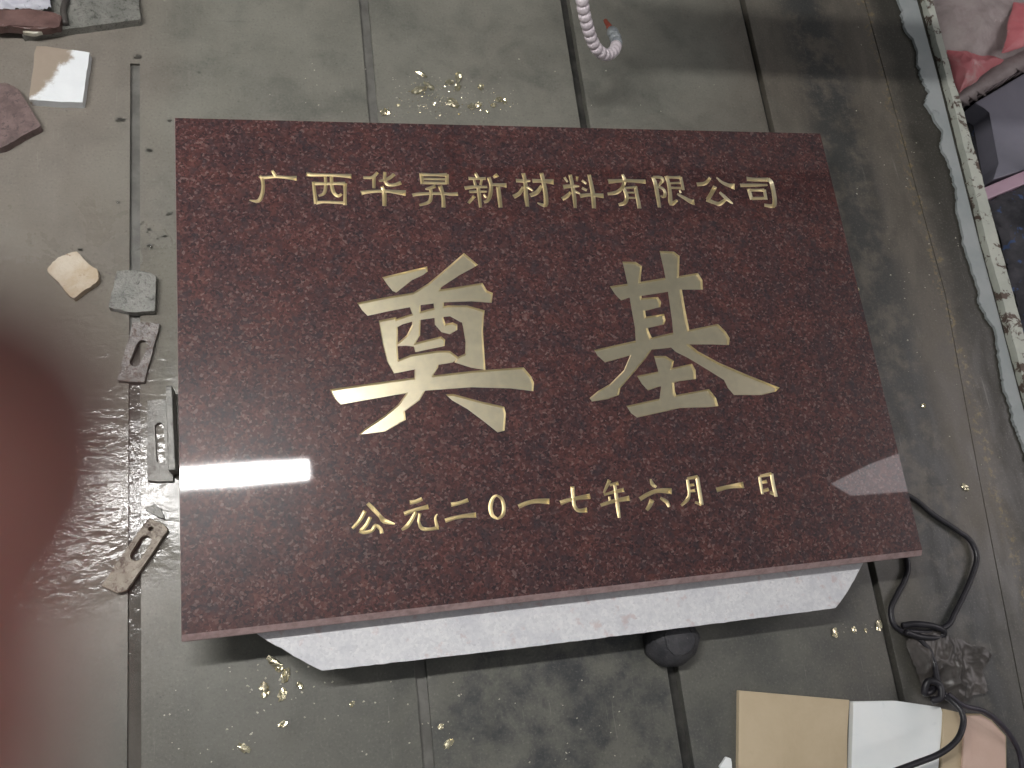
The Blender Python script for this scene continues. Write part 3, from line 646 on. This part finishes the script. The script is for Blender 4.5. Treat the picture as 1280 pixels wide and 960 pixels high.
q = [px(u, v, .0145) for u, v in [(1206, 895), (1226, 894), (1240, 902), (1257, 921), (1258, 1080), (1196, 1080)]]
obj('lid', prism_bm([(p.x, p.y) for p in q], .0122, .0145, .0006), M['pinkcard'], pk)
q = [px(u, v, .0165) for u, v in [(1206, 896), (1215, 895), (1213, 1080), (1198, 1080)]]
obj('flap', prism_bm([(p.x, p.y) for p in q], .0147, .0165, .0006), M['pinkcard'], pk)
o = flat('paper_scrap', [(900, 958), (908, 946), (914, 948), (916, 966), (904, 972)], .004, M['paper'], 'small pointed white scrap beside the brown carton', 'scrap', .0005, .003, seed=18)

# ------------------------------------------------------------------ things stored on the low shelf beside the table
ZS = -.20
sh = obj('shelf_board', box_bm(1.26, 2.6, .1, 2.0, ZS - .03, ZS - .001), M['floor']); tag(sh, 'dark low shelf board beside the table rim', 'shelf')
for i, (x, y) in enumerate(((1.35, .2), (2.5, .2), (2.5, 1.9), (1.35, 1.9))): pass
lg = obj('shelf_trestle', box_bm(1.5, 2.4, .9, 1.0, -.55, ZS - .0305), M['floor']); tag(lg, 'dark trestle carrying the low shelf board', 'trestle')
def P2(pts, z): return [(p.x, p.y) for p in (px(u, v, z) for u, v in pts)]
sk = empty('sack', px(1230, 40, ZS)); tag(sk, 'dusty grey sack with pink red printed corners beside the table rim', 'sack')
obj('sack_body', crumple_bm(P2([(1140, -90), (1360, -90), (1340, 40), (1258, 76), (1196, 112), (1180, 70), (1165, 30)], ZS + .085), ZS + .070, .008, 13, 110, 21, dome=.045), M['bag'], sk, smooth=True)
obj('red_panel', crumple_bm(P2([(1180, 64), (1205, 68), (1252, 77), (1222, 100), (1196, 122), (1186, 100)], ZS + .088), ZS + .090, .008, 13, 120, 21, dome=.016), M['red'], sk, smooth=True)
obj('red_panel', crumple_bm(P2([(1264, 4), (1290, 2), (1350, 10), (1320, 46), (1250, 68), (1256, 44)], ZS + .12), ZS + .118, .006, 13, 120, 25, dome=.012), M['red'], sk, smooth=True)
obj('sack_seam', prism_bm(rough_poly(P2([(1184, 128), (1200, 131), (1345, 48), (1335, 28), (1252, 73), (1194, 114)], ZS + .08), .012, .003, 3), ZS, ZS + .085, .012), M['bag'], sk, smooth=True)
cr = empty('plastic_crate', px(1250, 180, ZS)); tag(cr, 'lavender grey plastic crate with a pink lip beside the table rim', 'crate')
obj('crate_wall', prism_bm(P2([(1219, 128), (1330, 62), (1350, 190), (1241, 225), (1250, 205), (1238, 140)], ZS + .05), ZS, ZS + .05, .003), M['lav'], cr)
obj('pink_lip', prism_bm(P2([(1226, 236), (1345, 186), (1349, 202), (1232, 250)], ZS + .055), ZS + .02, ZS + .055, .003), M['lavpink'], cr)
obj('crate_floor', prism_bm(P2([(1196, 130), (1238, 135), (1252, 215), (1226, 232), (1212, 200)], ZS + .004), ZS, ZS + .004), M['rag'], cr)
o = obj('rag_pile', crumple_bm(P2([(1224, 252), (1350, 205), (1370, 460), (1300, 500), (1280, 450), (1262, 380), (1244, 310)], ZS + .03), ZS + .03, .018, 18, 70, 31, dome=.03, zmin=ZS + .001), M['rag'], smooth=True); tag(o, 'pile of dark rags below the lavender crate', 'rags')

# ------------------------------------------------------------------ loose gold leaf and crumbs
def flake(u, v, s, rot, asp, seed, name='gold_flake', parent_bm=None):
    bm = bmesh.new(); c = px(u, v, .002); rnd = random.Random(seed); n = 5; V = {}
    for i in range(n):
        for j in range(n):
            a = (i / (n - 1) - .5) * s * asp; b = (j / (n - 1) - .5) * s
            if abs(i - 2) == 2 and abs(j - 2) == 2: a *= .6; b *= .6
            x = c.x + a * math.cos(rot) - b * math.sin(rot) + rnd.uniform(-.1, .1) * s; y = c.y + a * math.sin(rot) + b * math.cos(rot) + rnd.uniform(-.1, .1) * s
            V[i, j] = bm.verts.new((x, y, .0006 + rnd.uniform(0, .26) * s))
    for i in range(n - 1):
        for j in range(n - 1): bm.faces.new((V[i, j], V[i + 1, j], V[i + 1, j + 1], V[i, j + 1]))
    return bm
FL = [(481, 140, .011, .6, 1.3), (498, 131, .005, .2, 1.2), (522, 113, .010, .4, 2.0), (536, 107, .008, -.7, 2.2), (527, 92, .008, -.6, 2.2), (531, 110, .006, .9, 1.5),
      (562, 102, .008, .1, 1.6), (573, 96, .010, 1.4, 1.8), (572, 108, .009, 1.2, 1.6), (566, 128, .013, -.8, 1.5), (589, 133, .010, .3, 1.2), (598, 131, .009, .9, 1.4),
      (601, 108, .009, 1.3, 1.3), (617, 131, .007, .5, 1.3), (624, 124, .008, .2, 1.4), (631, 127, .007, 1.0, 1.3), (609, 139, .005, -.8, 1.6), (574, 142, .0035, 0, 1)]
for i, (u, v, s, r, a) in enumerate(FL):
    tag(obj('gold_flake', flake(u, v, s, r, a, i), M['flake']), 'plump gold leaf scrap touching the table slot behind the plaque' if i == 0 else 'crumpled scrap of loose gold leaf on the plank behind the plaque', 'gold flake', 'gold leaf scraps behind the plaque')
FL2 = [(330, 858, .009, .3, 1.1), (331, 868, .008, .5, 1.3), (357, 844, .010, 1.2, 1.6), (353, 868, .009, 1.3, 1.6), (343, 828, .009, -.7, 2.2), (375, 857, .006, -1.0, 1.6), (349, 836, .007, .2, 1.2), (305, 935, .008, -.6, 1.8), (551, 908, .006, .2, 1.2), (354, 905, .007, .3, 1.6), (561, 930, .008, .5, 1.8), (440, 880, .005, 1.0, 1.4)]
for i, (u, v, s, r, a) in enumerate(FL2):
    tag(obj('gold_flake', flake(u, v, s, r, a, 50 + i), M['flake']), 'pale scrap of gold leaf in the cluster before the slanted slab end' if i < 7 else 'stray scrap of gold leaf on the planks in front of the pale slab', 'gold flake', 'gold leaf cluster before the slanted slab end' if i < 7 else 'stray gold leaf scraps in front of the pale slab')
FL3 = [(1044, 791, .008, 1.4, 1.6), (1068, 787, .006, 1.4, 1.5), (1083, 788, .004, 1.4, 1.4), (1099, 781, .009, 1.3, 1.5), (1155, 507, .007, .6, 1.2), (1207, 609, .008, -1.0, 1.6), (1072, 361, .006, 0, 1.2)]
for i, (u, v, s, r, a) in enumerate(FL3):
    tag(obj('gold_flake', flake(u, v, s, r, a, 80 + i), M['flake']), (['gold leaf glint in the short row between the pale slab and the cables'] * 4 + ['lone gold leaf scrap beside the dark stain along the plaque side'] + ['lone gold leaf scrap beside the black cable loop'] + ['tiny gold glint touching the plaque side edge'])[i], 'gold flake', 'short row of gold leaf glints' if i < 4 else 'lone gold leaf scraps')
bm = bmesh.new(); rnd = random.Random(3)
def crumb(u, v, s):
    c = px(u, v, 0); r = [bm.verts.new((c.x + s * math.cos(t + rnd.uniform(-.5, .5)) * rnd.uniform(.5, 1.2), c.y + s * math.sin(t + rnd.uniform(-.5, .5)) * rnd.uniform(.4, 1), .0002)) for t in (0, 1.57, 3.14, 4.71)]
    t = bm.verts.new((c.x, c.y, s * rnd.uniform(.3, .8)))
    for k in range(4): bm.faces.new((r[k], r[(k + 1) % 4], t))
for (u0, v0, u1, v1, n, a, b) in [(300, 815, 420, 900, 26, .0009, .0022), (490, 95, 650, 148, 90, .0006, .0016), (420, 850, 800, 955, 38, .0007, .0018), (1040, 780, 1110, 795, 10, .0007, .0014), (1060, 10, 1200, 520, 46, .0008, .0022), (200, 820, 320, 955, 22, .0007, .0018), (1090, 200, 1260, 640, 30, .0008, .002), (330, 60, 470, 145, 10, .0008, .0016), (640, 60, 930, 150, 10, .0008, .002)]:
    for _ in range(n): crumb(rnd.uniform(u0, u1), rnd.uniform(v0, v1), rnd.uniform(a, b))
o = obj('stone_crumbs', bm, M['chip']); tag(o, 'fine pale stone crumbs strewn over the table', 'crumbs', kind='stuff')
bm = bmesh.new()
for _ in range(120): crumb(rnd.gauss(537, 18), rnd.gauss(124, 9), rnd.uniform(.0006, .0018))
for _ in range(40): crumb(rnd.gauss(612, 22), rnd.gauss(130, 7), rnd.uniform(.0006, .0016))
o = obj('gold_dust', bm, M['flake']); tag(o, 'fine gold leaf dust on the table behind the plaque', 'gold dust', kind='stuff')

# ------------------------------------------------------------------ the photographer's hand, one fingertip over the lens edge
def hand():
    J = {}  # camera space, millimetres: joint -> (x, y, z, radius)
    V, E, Rr = [], [], []
    def add(p, r, par=None):
        V.append(p); Rr.append(r)
        if par is not None: E.append((par, len(V) - 1))
        return len(V) - 1
    w0 = add((-150, -190, 75), 26); w1 = add((-132, -150, 60), 25, w0)
    pm = add((-118, -108, 42), 30, w1)
    def chain(par, pts):
        for p, r in pts: par = add(p, r, par)
    chain(pm, [((-104, -62, 22), 14), ((-74, -52, 2), 10.5), ((-52, -40, -9), 9.8), ((-35, -27, -10), 9.8), ((-24.6, -17, -10.5), 10.2), ((-17.0, -8.5, -12.2), 10.0), ((-15.1, -2.0, -12.8), 9.2), ((-14.9, 3.6, -12.8), 7.4)])
    chain(pm, [((-122, -58, 24), 14), ((-108, -30, 4), 10.5), ((-92, -10, -14), 9.5), ((-76, -2, -24), 8.5), ((-66, 0, -27), 7.0)])
    chain(pm, [((-140, -64, 28), 13), ((-134, -38, 8), 10), ((-122, -20, -12), 9), ((-108, -12, -24), 8), ((-99, -10, -28), 6.5)])
    chain(pm, [((-154, -78, 34), 12), ((-154, -56, 16), 8.5), ((-146, -42, 0), 7.6), ((-136, -36, -10), 6.8), ((-129, -34, -14), 5.8)])
    chain(w1, [((-104, -128, 58), 15), ((-80, -108, 62), 11.5), ((-62, -88, 58), 10), ((-54, -74, 54), 8)])
    me = bpy.data.meshes.new('hand'); Mx = cam.matrix_world
    me.from_pydata([Mx @ ((Vector(p) + Vector((-.35, -1.0, 0))) * .00066) for p in V], E, []); o = bpy.data.objects.new('person', me); scene.collection.objects.link(o)
    sk_ = o.modifiers.new('skin', 'SKIN')
    if not me.skin_vertices:
        me.attributes  # layer is made by the modifier
    lay = me.skin_vertices[0].data if me.skin_vertices else None
    return o, me, Rr, sk_
ho, hme, Rr, _ = hand()
bmh = bmesh.new(); bmh.from_mesh(hme)
sl = bmh.verts.layers.skin.verify(); bmh.verts.ensure_lookup_table()
for v, r in zip(bmh.verts, Rr): v[sl].radius = (r * .00066, r * .00066)
bmh.verts[0][sl].use_root = True
bmh.to_mesh(hme); bmh.free()
ss = ho.modifiers.new('sub', 'SUBSURF'); ss.levels = 3; ss.render_levels = 3
dg = bpy.context.evaluated_depsgraph_get(); me2 = bpy.data.meshes.new_from_object(ho.evaluated_get(dg), depsgraph=dg)
ho.modifiers.clear(); ho.data = me2; me2.materials.clear(); me2.materials.append(M['skin'])
for p in me2.polygons: p.use_smooth = True
tag(ho, 'bare hand of a person reaching in, one reddish fingertip close and out of focus', 'person')
bm = bmesh.new(); bmesh.ops.create_uvsphere(bm, u_segments=14, v_segments=8, radius=1)
ax = Vector((-7.5, -3.6, 0)).normalized()
Rm = Matrix((ax, Vector((-ax.y, ax.x, 0)), Vector((0, 0, 1)))).transposed().to_4x4()
bm.transform(cam.matrix_world @ Matrix.Scale(.00066, 4) @ Matrix.Translation((-15.2, -2.5, -21.3)) @ Rm @ Matrix.Diagonal((6, 5, 1.2, 1)))
nl = obj('fingernail', bm, M['nail'], smooth=True); nl.parent = ho

# the phone that the hand holds: its back lies just behind the lens and shades the fingertip
bm = prism_bm([(-46, -36), (92, -36), (92, 36), (-46, 36)], 1.2, 9.5, 1.5); bm.transform(cam.matrix_world @ Matrix.Scale(.001, 4))
tag(obj('phone', bm, M['cable']), 'dark phone held by the hand with the reddish fingertip', 'phone')

bm = bmesh.new(); rnd = random.Random(11)
def drop(u, v, rr):
    c = px(u, v, 0); k = 8; a = rnd.uniform(1, 1.9); th = rnd.uniform(-.5, .5); R3 = []
    for f, h in ((1, 0), (.75, .28), (.35, .42)):
        R3.append([bm.verts.new((c.x + rr * f * (a * math.cos(t) * math.cos(th) - math.sin(t) * math.sin(th)), c.y + rr * f * (a * math.cos(t) * math.sin(th) + math.sin(t) * math.cos(th)), .0002 + rr * h)) for t in (2 * math.pi * i / k for i in range(k))])
    for p_, q_ in zip(R3, R3[1:]):
        for i in range(k): bm.faces.new((p_[i], p_[(i + 1) % k], q_[(i + 1) % k], q_[i]))
    bm.faces.new(R3[-1])
for u, v, rr in [(172, 71, .004), (150, 150, .004), (186, 188, .0035), (249, 90, .002), (212, 151, .002), (188, 308, .004), (148, 253, .003), (187, 287, .002), (212, 267, .0025)]: drop(u, v, rr)
for _ in range(26): drop(rnd.uniform(70, 214), rnd.uniform(250, 480), rnd.uniform(.0008, .002))
tag(obj('water_drops', bm, M['drop'], smooth=True), 'glinting water drops scattered on the table left of the plaque', 'water drops', kind='stuff')
